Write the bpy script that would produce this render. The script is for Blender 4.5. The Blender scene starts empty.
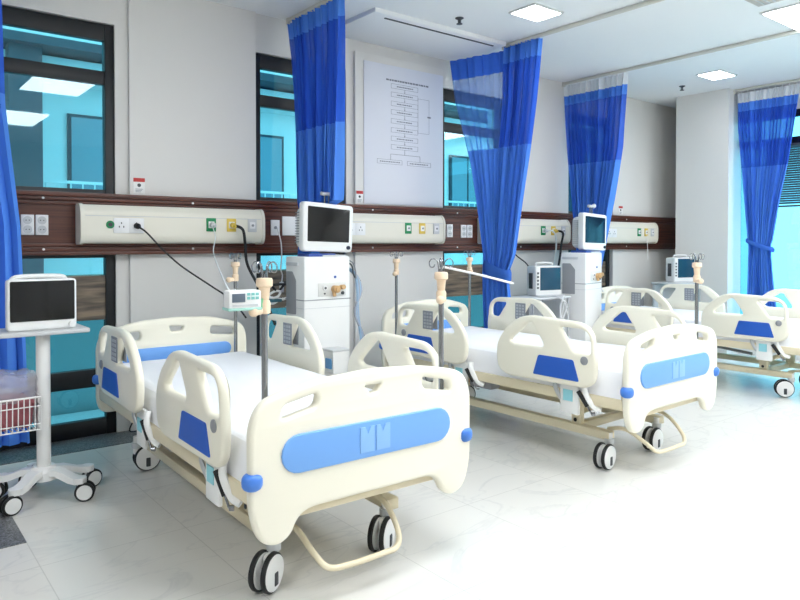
import bpy, bmesh, math, random
from mathutils import Vector, Matrix, noise
random.seed(4)
S = bpy.context.scene
COL = S.collection
PI = math.pi
V = Vector

# ------------------------------------------------------------------ materials
def lin(c):
    return tuple(((x/255)/12.92 if x/255 <= .04045 else ((x/255+.055)/1.055)**2.4) for x in c)
MATS = {}
def mat(name, rgb, rough=.5, metal=0, spec=.5, bump=0, bscale=60, var=0, vscale=5, coat=0):
    if name in MATS: return MATS[name]
    m = bpy.data.materials.new(name); m.use_nodes = True
    nt = m.node_tree; b = nt.nodes['Principled BSDF']
    b.inputs['Base Color'].default_value = (*lin(rgb), 1)
    b.inputs['Roughness'].default_value = rough
    b.inputs['Metallic'].default_value = metal
    b.inputs['Specular IOR Level'].default_value = spec
    b.inputs['Coat Weight'].default_value = coat
    if bump or var:
        tc = nt.nodes.new('ShaderNodeTexCoord')
    if bump:
        n = nt.nodes.new('ShaderNodeTexNoise'); n.inputs['Scale'].default_value = bscale
        n.inputs['Detail'].default_value = 3
        nt.links.new(tc.outputs['Object'], n.inputs['Vector'])
        bp = nt.nodes.new('ShaderNodeBump'); bp.inputs['Strength'].default_value = bump
        bp.inputs['Distance'].default_value = .01
        nt.links.new(n.outputs['Fac'], bp.inputs['Height'])
        nt.links.new(bp.outputs['Normal'], b.inputs['Normal'])
    if var:
        n = nt.nodes.new('ShaderNodeTexNoise'); n.inputs['Scale'].default_value = vscale
        n.inputs['Detail'].default_value = 5
        nt.links.new(tc.outputs['Object'], n.inputs['Vector'])
        mx = nt.nodes.new('ShaderNodeMix'); mx.data_type = 'RGBA'
        c = lin(rgb)
        mx.inputs[6].default_value = (*[x*(1-var) for x in c], 1)
        mx.inputs[7].default_value = (*[min(1, x*(1+var)) for x in c], 1)
        nt.links.new(n.outputs['Fac'], mx.inputs[0])
        nt.links.new(mx.outputs[2], b.inputs['Base Color'])
    MATS[name] = m
    return m
def glow(name, rgb, strength):
    m = bpy.data.materials.new(name); m.use_nodes = True
    nt = m.node_tree; nt.nodes.clear()
    o = nt.nodes.new('ShaderNodeOutputMaterial'); e = nt.nodes.new('ShaderNodeEmission')
    e.inputs[0].default_value = (*lin(rgb), 1); e.inputs[1].default_value = strength
    nt.links.new(e.outputs[0], o.inputs[0]); return m
def see_through(name, tint, surf, alpha, rough=.2):
    """cloth netting / film / tinted glass: transparent mixed with a surface"""
    m = bpy.data.materials.new(name); m.use_nodes = True
    nt = m.node_tree; b = nt.nodes['Principled BSDF']; o = nt.nodes['Material Output']
    b.inputs['Base Color'].default_value = (*lin(surf), 1); b.inputs['Roughness'].default_value = rough
    t = nt.nodes.new('ShaderNodeBsdfTransparent'); t.inputs[0].default_value = (*tint, 1)
    mx = nt.nodes.new('ShaderNodeMixShader'); mx.inputs[0].default_value = alpha
    nt.links.new(t.outputs[0], mx.inputs[1]); nt.links.new(b.outputs[0], mx.inputs[2])
    nt.links.new(mx.outputs[0], o.inputs[0]); return m
def glass_mat(name, tint):
    m = bpy.data.materials.new(name); m.use_nodes = True
    nt = m.node_tree; nt.nodes.clear()
    o = nt.nodes.new('ShaderNodeOutputMaterial')
    t = nt.nodes.new('ShaderNodeBsdfTransparent'); t.inputs[0].default_value = (*tint, 1)
    g = nt.nodes.new('ShaderNodeBsdfGlossy'); g.inputs['Roughness'].default_value = .02
    lw = nt.nodes.new('ShaderNodeLayerWeight'); lw.inputs[0].default_value = .5
    pw_ = nt.nodes.new('ShaderNodeMath'); pw_.operation = 'POWER'; pw_.inputs[1].default_value = 4
    nt.links.new(lw.outputs['Facing'], pw_.inputs[0])
    f = nt.nodes.new('ShaderNodeMath'); f.operation = 'MULTIPLY_ADD'; f.inputs[1].default_value = .8; f.inputs[2].default_value = .05
    nt.links.new(pw_.outputs[0], f.inputs[0])
    mx = nt.nodes.new('ShaderNodeMixShader')
    nt.links.new(f.outputs[0], mx.inputs[0]); nt.links.new(t.outputs[0], mx.inputs[1])
    nt.links.new(g.outputs[0], mx.inputs[2]); nt.links.new(mx.outputs[0], o.inputs[0]); return m

CREAM = mat('cream_plastic', (242, 237, 219), .38, coat=.1)
CREAM2 = mat('cream_enamel', (228, 216, 186), .42)
LBLUE = mat('light_blue_plastic', (116, 170, 236), .4)
BUMP = mat('bumper_blue', (72, 128, 215), .35)
DBLUE = mat('deep_blue_plastic', (32, 90, 188), .45)
PALE = mat('emblem_pale_blue', (138, 186, 240), .3)
WHITEP = mat('white_plastic', (240, 240, 238), .35)
GREYP = mat('grey_plastic', (150, 152, 156), .5)
LGREY = mat('light_grey_plastic', (205, 207, 208), .5)
DGREY = mat('dark_grey_plastic', (66, 68, 72), .5)
BLACK = mat('black_rubber', (16, 16, 18), .55)
CHROME = mat('brushed_steel', (150, 151, 154), .2, 1)
ALU = mat('aluminium', (196, 198, 200), .4, .8)
BEIGE = mat('beige_collar', (240, 214, 184), .5)
SHEET = mat('white_sheet', (244, 244, 247), .85, bump=.25, bscale=9)
WALL = mat('wall_paint', (225, 223, 219), .85, bump=.03, bscale=120)
PANELW = mat('wall_cladding', (228, 226, 222), .6)
CEIL = mat('ceiling_paint', (242, 244, 244), .9)
TRIMM = mat('black_frame', (18, 20, 24), .45)
HEADU = mat('bedhead_enamel', (232, 228, 214), .4)
GREEN = mat('outlet_green', (20, 138, 84), .5)
YELLOW = mat('outlet_yellow', (226, 196, 84), .5)
PLATE = mat('socket_white', (236, 236, 236), .4)
TRACK = mat('track_aluminium', (216, 214, 204), .5, .1)
BRASS = mat('port_brass', (212, 172, 122), .5, .1, var=.3, vscale=40)
SCREEN = mat('screen_black', (10, 11, 14), .12)
SCREENB = mat('screen_teal', (20, 72, 98), .2)
SCREENN = mat('screen_navy', (14, 34, 58), .15)
CORD = mat('cord_black', (22, 22, 24), .5)
CORDW = mat('cord_white', (232, 232, 232), .5)
TUBE = mat('tube_white', (225, 232, 232), .4)
RED = mat('notice_red', (196, 60, 56), .6)
PAPER = mat('poster_board', (228, 231, 240), .45)
INK = mat('print_ink', (120, 124, 138), .7)
CLOTH = mat('curtain_blue', (80, 142, 238), .8, bump=.1, bscale=200)
CLOTHD = mat('curtain_hem_blue', (56, 114, 226), .8)
LED = glow('led_diffuser', (246, 250, 255), 14)
NETB = see_through('curtain_net_blue', (.75, .82, 1), (44, 100, 220), .90, .9)
NETW = see_through('curtain_net_white', (1, 1, 1), (240, 242, 246), .93, .9)
FILM = see_through('clear_bag_film', (.96, .96, .97), (225, 222, 228), .32, .15)
GLASS = glass_mat('tinted_glass', (.42, .80, .89))
GLASSR = glass_mat('tinted_glass_bright', (.44, .88, .99))

def wood_mat():
    m = mat('rail_wood', (88, 44, 30), .38)
    nt = m.node_tree; b = nt.nodes['Principled BSDF']
    tc = nt.nodes.new('ShaderNodeTexCoord'); mp = nt.nodes.new('ShaderNodeMapping')
    mp.inputs['Scale'].default_value = (.6, 12, 26)
    n = nt.nodes.new('ShaderNodeTexNoise'); n.inputs['Scale'].default_value = 3; n.inputs['Detail'].default_value = 8
    cr = nt.nodes.new('ShaderNodeValToRGB')
    cr.color_ramp.elements[0].position = .3; cr.color_ramp.elements[0].color = (*lin((60, 28, 20)), 1)
    cr.color_ramp.elements[1].position = .72; cr.color_ramp.elements[1].color = (*lin((112, 60, 42)), 1)
    nt.links.new(tc.outputs['Object'], mp.inputs[0]); nt.links.new(mp.outputs[0], n.inputs[0])
    nt.links.new(n.outputs[0], cr.inputs[0]); nt.links.new(cr.outputs[0], b.inputs['Base Color'])
    return m
WOOD = wood_mat()

def floor_mat():
    m = mat('marble_tiles', (226, 224, 218), .22)
    nt = m.node_tree; b = nt.nodes['Principled BSDF']; L = nt.links.new; N = nt.nodes.new
    tc = N('ShaderNodeTexCoord'); sp = N('ShaderNodeSeparateXYZ'); L(tc.outputs['Object'], sp.inputs[0])
    def M(op, a, b_=None, c=None):
        x = N('ShaderNodeMath'); x.operation = op
        for i, q in enumerate((a, b_, c)):
            if q is None: continue
            if isinstance(q, (int, float)): x.inputs[i].default_value = q
            else: L(q, x.inputs[i])
        return x.outputs[0]
    def joint(out, off):
        f = M('FRACT', M('DIVIDE', M('ADD', out, off), .6))
        return M('LESS_THAN', M('MULTIPLY', M('ABSOLUTE', M('SUBTRACT', f, .5)), -1), -.4965)
    j = M('MAXIMUM', joint(sp.outputs[0], .03+6), joint(sp.outputs[1], 1.79+12))
    # tile ids give each tile its own vein field
    ix = M('FLOOR', M('DIVIDE', M('ADD', sp.outputs[0], 6.03), .6)); iy = M('FLOOR', M('DIVIDE', M('ADD', sp.outputs[1], 13.79), .6))
    cb = N('ShaderNodeCombineXYZ'); L(M('ADD', sp.outputs[0], M('MULTIPLY', iy, 3.7)), cb.inputs[0])
    L(M('ADD', M('MULTIPLY', sp.outputs[1], 2.2), M('MULTIPLY', ix, 5.3)), cb.inputs[1])
    n = N('ShaderNodeTexNoise'); n.inputs['Scale'].default_value = 1.5; n.inputs['Detail'].default_value = 7; n.inputs['Distortion'].default_value = 1.1
    L(cb.outputs[0], n.inputs['Vector'])
    vein = M('SUBTRACT', 1, M('MINIMUM', 1, M('MULTIPLY', M('ABSOLUTE', M('SUBTRACT', n.outputs[0], .5)), 46)))
    n2 = N('ShaderNodeTexNoise'); n2.inputs['Scale'].default_value = 2.3; L(cb.outputs[0], n2.inputs['Vector'])
    vein = M('MULTIPLY', vein, M('MULTIPLY', n2.outputs[0], .34))
    mx = N('ShaderNodeMix'); mx.data_type = 'RGBA'
    mx.inputs[6].default_value = (*lin((228, 226, 220)), 1); mx.inputs[7].default_value = (*lin((170, 172, 176)), 1)
    L(vein, mx.inputs[0])
    mj = N('ShaderNodeMix'); mj.data_type = 'RGBA'; mj.inputs[7].default_value = (*lin((176, 174, 168)), 1)
    L(mx.outputs[2], mj.inputs[6]); L(M('MULTIPLY', j, .42), mj.inputs[0])
    L(mj.outputs[2], b.inputs['Base Color'])
    return m
def granite_mat():
    m = mat('grey_granite', (96, 98, 100), .35)
    nt = m.node_tree; b = nt.nodes['Principled BSDF']
    tc = nt.nodes.new('ShaderNodeTexCoord')
    n = nt.nodes.new('ShaderNodeTexNoise'); n.inputs['Scale'].default_value = 140; n.inputs['Detail'].default_value = 4
    cr = nt.nodes.new('ShaderNodeValToRGB')
    cr.color_ramp.elements[0].position = .38; cr.color_ramp.elements[0].color = (*lin((62, 64, 66)), 1)
    cr.color_ramp.elements[1].position = .62; cr.color_ramp.elements[1].color = (*lin((136, 138, 140)), 1)
    nt.links.new(tc.outputs['Object'], n.inputs['Vector'])
    nt.links.new(n.outputs[0], cr.inputs[0]); nt.links.new(cr.outputs[0], b.inputs['Base Color'])
    return m
FLOORM = floor_mat(); GRAN = granite_mat()

# ------------------------------------------------------------------ mesh builder
class MB:
    def __init__(s): s.bm = bmesh.new(); s.mats = []
    def _mi(s, m):
        if m not in s.mats: s.mats.append(m)
        return s.mats.index(m)
    def _take(s, bm2, m, M=None):
        if M is not None: bm2.transform(M)
        bmesh.ops.recalc_face_normals(bm2, faces=bm2.faces)
        i = s._mi(m)
        for f in bm2.faces: f.material_index = i
        me = bpy.data.meshes.new('t'); bm2.to_mesh(me); bm2.free()
        s.bm.from_mesh(me); bpy.data.meshes.remove(me)
    def box(s, lo, hi, m, bev=0, M=None, seg=2):
        b = bmesh.new(); bmesh.ops.create_cube(b, size=1)
        c = [(lo[i]+hi[i])/2 for i in range(3)]; d = [hi[i]-lo[i] for i in range(3)]
        for v in b.verts: v.co = V([v.co[i]*d[i]+c[i] for i in range(3)])
        if bev: bmesh.ops.bevel(b, geom=b.edges[:], offset=bev, segments=seg, affect='EDGES', profile=.5)
        s._take(b, m, M); return s
    def cyl(s, p, q, r, m, r2=None, n=20, M=None):
        p, q = V(p), V(q); b = bmesh.new(); L = (q-p).length
        bmesh.ops.create_cone(b, cap_ends=True, segments=n, radius1=r, radius2=r if r2 is None else r2, depth=L)
        R = (q-p).to_track_quat('Z', 'Y').to_matrix().to_4x4()
        b.transform(Matrix.Translation((p+q)/2) @ R)
        s._take(b, m, M); return s
    def ball(s, p, r, m, sc=(1, 1, 1), n=14, M=None):
        b = bmesh.new(); bmesh.ops.create_uvsphere(b, u_segments=n+4, v_segments=n, radius=r)
        for v in b.verts: v.co = V((v.co.x*sc[0]+p[0], v.co.y*sc[1]+p[1], v.co.z*sc[2]+p[2]))
        s._take(b, m, M); return s
    def lathe(s, prof, axis_p, axis_d, m, n=28, M=None):
        b = bmesh.new(); R = V(axis_d).to_track_quat('Z', 'Y').to_matrix()
        rings = []
        for r, h in prof:
            rings.append([b.verts.new(R @ V((r*math.cos(2*PI*k/n), r*math.sin(2*PI*k/n), h)) + V(axis_p)) for k in range(n)])
        for a, c in zip(rings, rings[1:]):
            for k in range(n): b.faces.new((a[k], a[(k+1) % n], c[(k+1) % n], c[k]))
        b.faces.new(rings[0]); b.faces.new(rings[-1])
        s._take(b, m, M); return s
    def tube(s, pts, r, m, n=10, smooth=True, closed=False, M=None, flat=None):
        pts = [V(p) for p in pts]
        if smooth and len(pts) > 2: pts = catmull(pts, closed)
        b = bmesh.new(); rings = []; prev = None
        N = len(pts)
        for i, p in enumerate(pts):
            if closed: t = (pts[(i+1) % N]-pts[i-1])
            else: t = (pts[min(i+1, N-1)]-pts[max(i-1, 0)])
            t.normalize()
            if prev is None:
                a = V((0, 0, 1)) if abs(t.z) < .9 else V((1, 0, 0))
                u = t.cross(a).normalized()
            else:
                u = (prev - t*prev.dot(t)).normalized()
            prev = u; w = t.cross(u)
            rr = r[min(i, len(r)-1)] if isinstance(r, (list, tuple)) else r
            rings.append([b.verts.new(p+u*rr*math.cos(2*PI*k/n)+w*rr*math.sin(2*PI*k/n)*(flat or 1)) for k in range(n)])
        rr_ = rings+[rings[0]] if closed else rings
        for a, c in zip(rr_, rr_[1:]):
            for k in range(n): b.faces.new((a[k], a[(k+1) % n], c[(k+1) % n], c[k]))
        if not closed: b.faces.new(rings[0]); b.faces.new(rings[-1])
        s._take(b, m, M); return s
    def poly(s, verts, faces, m, M=None):
        b = bmesh.new(); vs = [b.verts.new(v) for v in verts]
        for f in faces: b.faces.new([vs[i] for i in f])
        s._take(b, m, M); return s
    def panel(s, outline, holes, th, bev, m, M, curved=None):
        """rounded plastic board: 2D outline with holes; local (a,b,n)"""
        cu = bpy.data.curves.new('c', 'CURVE'); cu.dimensions = '2D'; cu.fill_mode = 'BOTH'
        cu.extrude = max(th/2-bev, 0); cu.bevel_depth = bev; cu.offset = -bev; cu.bevel_resolution = 3
        for pl in [outline]+list(holes):
            sp = cu.splines.new('POLY'); sp.points.add(len(pl)-1); sp.use_cyclic_u = True
            for i, (a, c) in enumerate(pl): sp.points[i].co = (a, c, 0, 1)
        ob = bpy.data.objects.new('c', cu); COL.objects.link(ob)
        dg = bpy.context.evaluated_depsgraph_get(); dg.update()
        me = bpy.data.meshes.new_from_object(ob.evaluated_get(dg))
        bpy.data.objects.remove(ob); bpy.data.curves.remove(cu)
        b = bmesh.new(); b.from_mesh(me); bpy.data.meshes.remove(me)
        bmesh.ops.remove_doubles(b, verts=b.verts, dist=1e-5)
        if curved:
            for v in b.verts: v.co = V(curved(v.co))
        s._take(b, m, M); return s
    def rbox(s, lo, hi, r, m, n=14, f=None, M=None):
        """rounded, evenly gridded box for cushions, sheets, bags"""
        b = bmesh.new(); bmesh.ops.create_cube(b, size=2)
        bmesh.ops.subdivide_edges(b, edges=b.edges[:], cuts=n, use_grid_fill=True)
        c = V([(lo[i]+hi[i])/2 for i in range(3)]); h = [(hi[i]-lo[i])/2 for i in range(3)]
        for v in b.verts:
            p = V([v.co[i]*h[i] for i in range(3)])
            q = V([max(-(h[i]-r), min(h[i]-r, p[i])) for i in range(3)])
            d = p-q
            if d.length > 1e-9: p = q+d.normalized()*min(r, d.length) if d.length > r else p
            v.co = p+c
            if f: v.co = f(v.co.copy())
        s._take(b, m, M); return s
    def build(s, name, parent=None, ang=38):
        me = bpy.data.meshes.new(name); s.bm.to_mesh(me); s.bm.free()
        for m in s.mats: me.materials.append(m)
        for p in me.polygons: p.use_smooth = True
        me.set_sharp_from_angle(angle=math.radians(ang))
        o = bpy.data.objects.new(name, me); COL.objects.link(o)
        if parent: o.parent = parent
        return o

def catmull(P, closed=False, k=6):
    out = []; n = len(P)
    rng = range(n) if closed else range(n-1)
    for i in rng:
        if closed: a, b, c, d = P[i-1], P[i], P[(i+1) % n], P[(i+2) % n]
        else: a, b, c, d = P[max(i-1, 0)], P[i], P[i+1], P[min(i+2, n-1)]
        for j in range(k):
            t = j/k
            out.append(.5*((2*b)+(c-a)*t+(2*a-5*b+4*c-d)*t*t+(3*b-a-3*c+d)*t**3))
    if not closed: out.append(P[-1])
    return out
def fillet(pts, r, k=7):
    """round polygon corners; pts may be (x,y) or (x,y,r)"""
    out = []; n = len(pts)
    for i in range(n):
        p = V(pts[i][:2]); a = V(pts[i-1][:2]); c = V(pts[(i+1) % n][:2])
        rr = pts[i][2] if len(pts[i]) > 2 else r
        d1 = (a-p); d2 = (c-p)
        e1 = min(rr, d1.length*.48); e2 = min(rr, d2.length*.48)
        s0 = p+d1.normalized()*e1; s1 = p+d2.normalized()*e2
        for j in range(k):
            t = j/(k-1); q = s0*(1-t)**2+p*2*t*(1-t)+s1*t*t
            out.append((q.x, q.y))
    return out
def stadium(x0, x1, z0, z1, n=10, bow=0):
    r = (z1-z0)/2; zc = (z0+z1)/2; o = []
    for k in range(n+1):
        a = -PI/2+PI*k/n; o.append((x1-r+r*math.cos(a), zc+r*math.sin(a)))
    for k in range(n+1):
        a = PI/2+PI*k/n; o.append((x0+r+r*math.cos(a), zc+r*math.sin(a)))
    return o
def mirror_x(pl): return [(-p[0],)+tuple(p[1:]) for p in reversed(pl)]
# (a,b,n) -> (a, y0+n, b)
def MXZ(y0): return Matrix(((1, 0, 0, 0), (0, 0, 1, y0), (0, 1, 0, 0), (0, 0, 0, 1)))
# (a,b,n) -> (x0+n, a, b)
def MYZ(x0): return Matrix(((0, 0, 1, x0), (1, 0, 0, 0), (0, 1, 0, 0), (0, 0, 0, 1)))

def tag(o, label=None, cat=None, group=None, kind=None):
    if label: o['label'] = label
    if cat: o['category'] = cat
    if group: o['group'] = group
    if kind: o['kind'] = kind
    return o
def empty(name, loc=(0, 0, 0), rz=0, label=None, cat=None, group=None):
    o = bpy.data.objects.new(name, None); COL.objects.link(o); o.empty_display_size = .1
    o.location = loc; o.rotation_euler = (0, 0, rz)
    return tag(o, label, cat, group)
def children(o): return [c for c in bpy.data.objects if c.parent == o]
def copy_tree(o, parent=None):
    c = o.copy(); COL.objects.link(c); c.parent = parent
    for ch in children(o): copy_tree(ch, c)
    return c
def lab(o, s): o['label'] = s; return o

# ------------------------------------------------------------------ camera (calibrated from the wall and track vanishing points)
cam = bpy.data.cameras.new('camera'); co = bpy.data.objects.new('camera', cam); COL.objects.link(co)
FPX = 685.0; pitch = math.radians(.9); yaw = math.atan2(545, 685)
cam.sensor_width = 36; cam.lens = FPX/800*36; cam.clip_start = .05
cam.shift_y = -(300-(243+FPX*math.tan(pitch)))/800
co.location = (0, -4.83, 1.3); co.rotation_euler = (PI/2-pitch, 0, -yaw)
S.camera = co

# ------------------------------------------------------------------ room
ZC = 3.075; X0, X1, Y0 = -3.6, 8.5, -8.6
def struct(mb, name, parent=None):
    o = mb.build(name, parent)
    if parent is None: o['kind'] = 'structure'
    return o
struct(MB().box((X0, Y0, -.1), (X1+.1, .12, 0), FLOORM), 'floor')
struct(MB().box((-3.5, -.26, -.02), (7.9, .05, .004), GRAN), 'trim_1')
struct(MB().box((-1.2, -1.512, -.02), (.57, -.86, .004), GRAN), 'trim_2')
struct(MB().box((X0, Y0, ZC), (X1+.1, .2, ZC+.1), CEIL), 'ceiling')
WB = [(X0, .0), (1.392, 2.425), (3.28, 4.362), (5.22, 6.25), (7.1, 8.6)]
mb = MB()
for a, b in WB: mb.box((a, .03, 0), (b, .25, 2.78), WALL)
mb.box((X0, .03, 2.78), (8.6, .25, ZC+.02), WALL)
struct(mb, 'wall_back')
for i, (a, b, zt) in enumerate([(1.478, 2.425, ZC), (3.355, 4.362, 2.94), (5.22, 6.25, ZC), (7.1, 8.5, ZC)]):
    struct(MB().box((a, -.0, 1.5), (b, .031, zt), PANELW), 'trim_%d' % (i+3))
    struct(MB().box((a, .0, 0), (b, .031, 1.4), PANELW), 'trim_%d' % (i+7))
struct(MB().box((X0-.1, Y0, 0), (X0, .25, ZC), WALL), 'wall_left')
struct(MB().box((X0, Y0-.1, 0), (X1+.1, Y0, ZC), WALL), 'wall_front')
struct(MB().box((8.14, Y0, 0), (8.5, -4.2, ZC), WALL).box((X1, -1.01, 0), (X1+.2, .25, ZC), WALL)
       .box((8.14, -4.2, 2.78), (8.5, -1.01, ZC), WALL).box((8.14, -4.2, 0), (8.5, -1.01, .08), WALL), 'wall_right')
struct(MB().box((7.855, -1.01, 0), (8.5, -.37, ZC), PANELW), 'wall_pillar')
# skirting
struct(MB().box((7.1, -.012, 0), (8.5, .0, .1), LGREY), 'baseboard_back')

# windows along the back wall
STREAK = mat('brown_streaks', (112, 98, 84), .5)
nt_s = STREAK.node_tree; tcs = nt_s.nodes.new('ShaderNodeTexCoord'); mps = nt_s.nodes.new('ShaderNodeMapping'); mps.inputs['Scale'].default_value = (1.6, 1, 14)
nss = nt_s.nodes.new('ShaderNodeTexNoise'); nss.inputs['Scale'].default_value = 2.2; nss.inputs['Detail'].default_value = 5
crs = nt_s.nodes.new('ShaderNodeValToRGB'); crs.color_ramp.elements[0].position = .32; crs.color_ramp.elements[0].color = (*lin((52, 50, 48)), 1)
crs.color_ramp.elements[1].position = .7; crs.color_ramp.elements[1].color = (*lin((146, 128, 108)), 1)
nt_s.links.new(tcs.outputs['Object'], mps.inputs[0]); nt_s.links.new(mps.outputs[0], nss.inputs['Vector']); nt_s.links.new(nss.outputs[0], crs.inputs[0])
nt_s.links.new(crs.outputs[0], nt_s.nodes['Principled BSDF'].inputs['Base Color'])
def back_window(n, x0, x1):
    root = empty('window_%d' % n); root['kind'] = 'structure'
    y0, y1 = .045, .11; j = .062
    f = MB()
    for a, b in ((x0, x0+j), (x1-j, x1)): f.box((a, y0, 0), (b, y1, 2.775), TRIMM, .004)
    for a, b in ((0, .11), (.33, .45), (1.2, 1.66), (2.37, 2.46), (2.665, 2.775)):
        f.box((x0+j, y0+.005, a), (x1-j, y1-.005, b), TRIMM, .003)
    f.box((x0, .11, 0), (x1, .25, .04), TRIMM)
    f.build('window_frame', root)
    for a, b in ((.11, .33), (.45, 1.2), (1.66, 2.37), (2.46, 2.665)):
        MB().box((x0+j, .07, a), (x1-j, .078, b), GLASS).build('pane', root)
    lab(MB().box((x0+j, .06, .78), (x1-j, .067, 1.08), STREAK).build('panel_strip', root), 'brown streaky strip')
    return root
back_window(1, 0., 1.392); back_window(2, 2.425, 3.28); back_window(3, 4.362, 5.22); back_window(4, 6.25, 7.1)
root = empty('window_5'); root['kind'] = 'structure'
f = MB(); XW = 8.14
for a in (-4.2, -3.2, -2.1, -1.004): f.box((XW, a, .08), (XW+.07, a+.06, 2.78), TRIMM, .003)
for a, b in ((.08, .12), (2.4, 2.48), (2.7, 2.78)): f.box((XW+.005, -4.2, a), (XW+.065, -1.01, b), TRIMM, .003)
f.build('window_frame', root)
for a, b in ((.12, 2.4), (2.48, 2.7)):
    MB().box((XW+.03, -4.2, a), (XW+.038, -1.01, b), GLASSR).build('pane', root)
# blind in the right window
bl = empty('window_blind', (XW-.03, -1.3, 2.4), 0, 'dark slatted blind lowered over the upper part of the right-hand window', 'blind')
hb = MB().box((-.025, -2.6, -.03), (.025, 0, .0), DGREY, .004).build('head_rail', bl)
BLM = mat('blind_slat', (52, 66, 88), .5)
s_ = MB()
for k in range(25):
    z = -.045-k*.0255
    s_.poly([(-.014, -2.59, z+.009), (.014, -2.59, z-.009), (.014, -.01, z-.009), (-.014, -.01, z+.009),
             (-.013, -2.59, z+.0115), (.015, -2.59, z-.0065), (.015, -.01, z-.0065), (-.013, -.01, z+.0115)],
            [(0, 1, 2, 3), (4, 5, 6, 7), (0, 1, 5, 4), (2, 3, 7, 6), (0, 3, 7, 4), (1, 2, 6, 5)], BLM)
s_.build('slats', bl); MB().box((-.015, -2.6, -.70), (.015, 0, -.68), DGREY, .003).build('bottom_rail', bl)

# wood rail across wall and windows
w = MB()
w.box((-3.5, -.022, 1.225), (8.5, .03, 1.625), WOOD)
for a, b, d in ((1.598, 1.628, .06), (1.572, 1.598, .048), (1.545, 1.572, .034), (1.275, 1.298, .034), (1.245, 1.275, .05), (1.222, 1.245, .06)):
    w.box((-3.5, -d, a), (8.5, 0, b), WOOD, .005)
for x in (.93, 1.9, 2.95, 3.5, 4.5, 5.4, 6.4, 7.3):
    for z in (1.585, 1.26): w.cyl((x, -.052, z), (x, -.056, z), .008, PLATE)
struct(w, 'trim_12')

# ceiling bulkhead over the second bay
struct(MB().box((3.08, -.66, 3.04), (4.52, .03, ZC+.01), CEIL, .006), 'trim_13')
MB_ = MB().box((3.22, -.60, 3.034), (4.42, -.585, 3.041), DGREY)
dv = MB_.build('slot_diffuser'); tag(dv, 'long thin dark slot air diffuser in the ceiling above the chart', 'air diffuser')

# ceiling lights
def led(x, y, w, h, label, group):
    r = empty('ceiling_light', (x, y, ZC), 0, label, 'ceiling light', group)
    MB().box((-w/2-.02, -h/2-.02, -.012), (w/2+.02, h/2+.02, .004), mat('lamp_trim', (225, 225, 222), .5), .003).build('frame', r)
    MB().box((-w/2, -h/2, -.016), (w/2, h/2, -.011), LED).build('diffuser', r)
    return r
led(4.113, -1.34, .295, .23, 'small square ceiling light nearest the middle blue curtain', 'small ceiling lights')
led(7.115, -1.24, .32, .23, 'small square ceiling light near the white pillar', 'small ceiling lights')
led(5.80, -3.02, .62, 1.2, 'large rectangular ceiling light at the top right corner of the view', 'large ceiling lights')
k = 0
for x, y in ((1.8, -3.3), (3.7, -4.2), (7.6, -3.4), (-1.5, -3.4), (1.8, -6), (4.8, -6.2), (7.4, -5.8)):
    if y > -2: led(x, y, .3, .23, 'ceiling light outside the view above the left end of the bay', 'small ceiling lights')
    else:
        led(x, y, .62, 1.2, 'large rectangular ceiling light behind or above the camera', 'ceiling lights out of the frame')

def sprinkler(x, y, label):
    r = empty('sprinkler', (x, y, ZC), 0, label, 'sprinkler', 'ceiling sprinklers')
    MB().lathe([(.034, .001), (.034, -.004), (.02, -.012), (.012, -.013)], (0, 0, 0), (0, 0, 1), DGREY).build('escutcheon', r)
    MB().cyl((0, 0, -.01), (0, 0, -.045), .009, DGREY).cyl((0, 0, -.045), (0, 0, -.049), .024, DGREY)\
        .cyl((.014, 0, -.012), (.012, 0, -.046), .003, DGREY).cyl((-.014, 0, -.012), (-.012, 0, -.046), .003, DGREY).build('head', r)
sprinkler(3.75, -.87, 'small dark sprinkler on the ceiling above the flow chart bay')
sprinkler(7.34, -.73, 'small dark sprinkler on the ceiling in front of the white pillar')
v_ = empty('ceiling_vent', (5.15, -2.62, ZC), 0, 'beige square ceiling vent at the top edge beside the large light', 'vent')
MB().box((-.15, -.15, -.012), (.15, .15, .002), mat('vent_beige', (200, 192, 184), .6), .004).build('frame', v_)
sl = MB()
for i in range(6): sl.box((-.12, -.11+i*.04, -.016), (.12, -.1+i*.04, -.012), LGREY)
sl.build('slat_panel', v_)

# ------------------------------------------------------------------ curtains and tracks
def track(x, y0, y1, label):
    r = empty('curtain_track', (x, 0, ZC), 0, label, 'curtain track', 'ceiling curtain tracks')
    MB().box((-.013, y0, -.032), (.013, y1, -.004), TRACK, .002).build('channel', r)
    g = MB()
    for y in (y1-.01,): g.box((-.018, y-.01, -.05), (.018, y+.02, .0), TRACK, .003)
    g.build('end_stop', r)
track(2.70, -3.6, -.02, 'ceiling curtain track running out from the wall above the curtain by the first ventilator')
track(4.56, -3.6, -.59, 'ceiling curtain track above the see-through middle curtain')
track(6.15, -3.6, .0, 'ceiling curtain track above the curtain behind the second ventilator')
track(7.99, -3.6, -1.02, 'ceiling curtain track above the curtain at the right-hand window')

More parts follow.
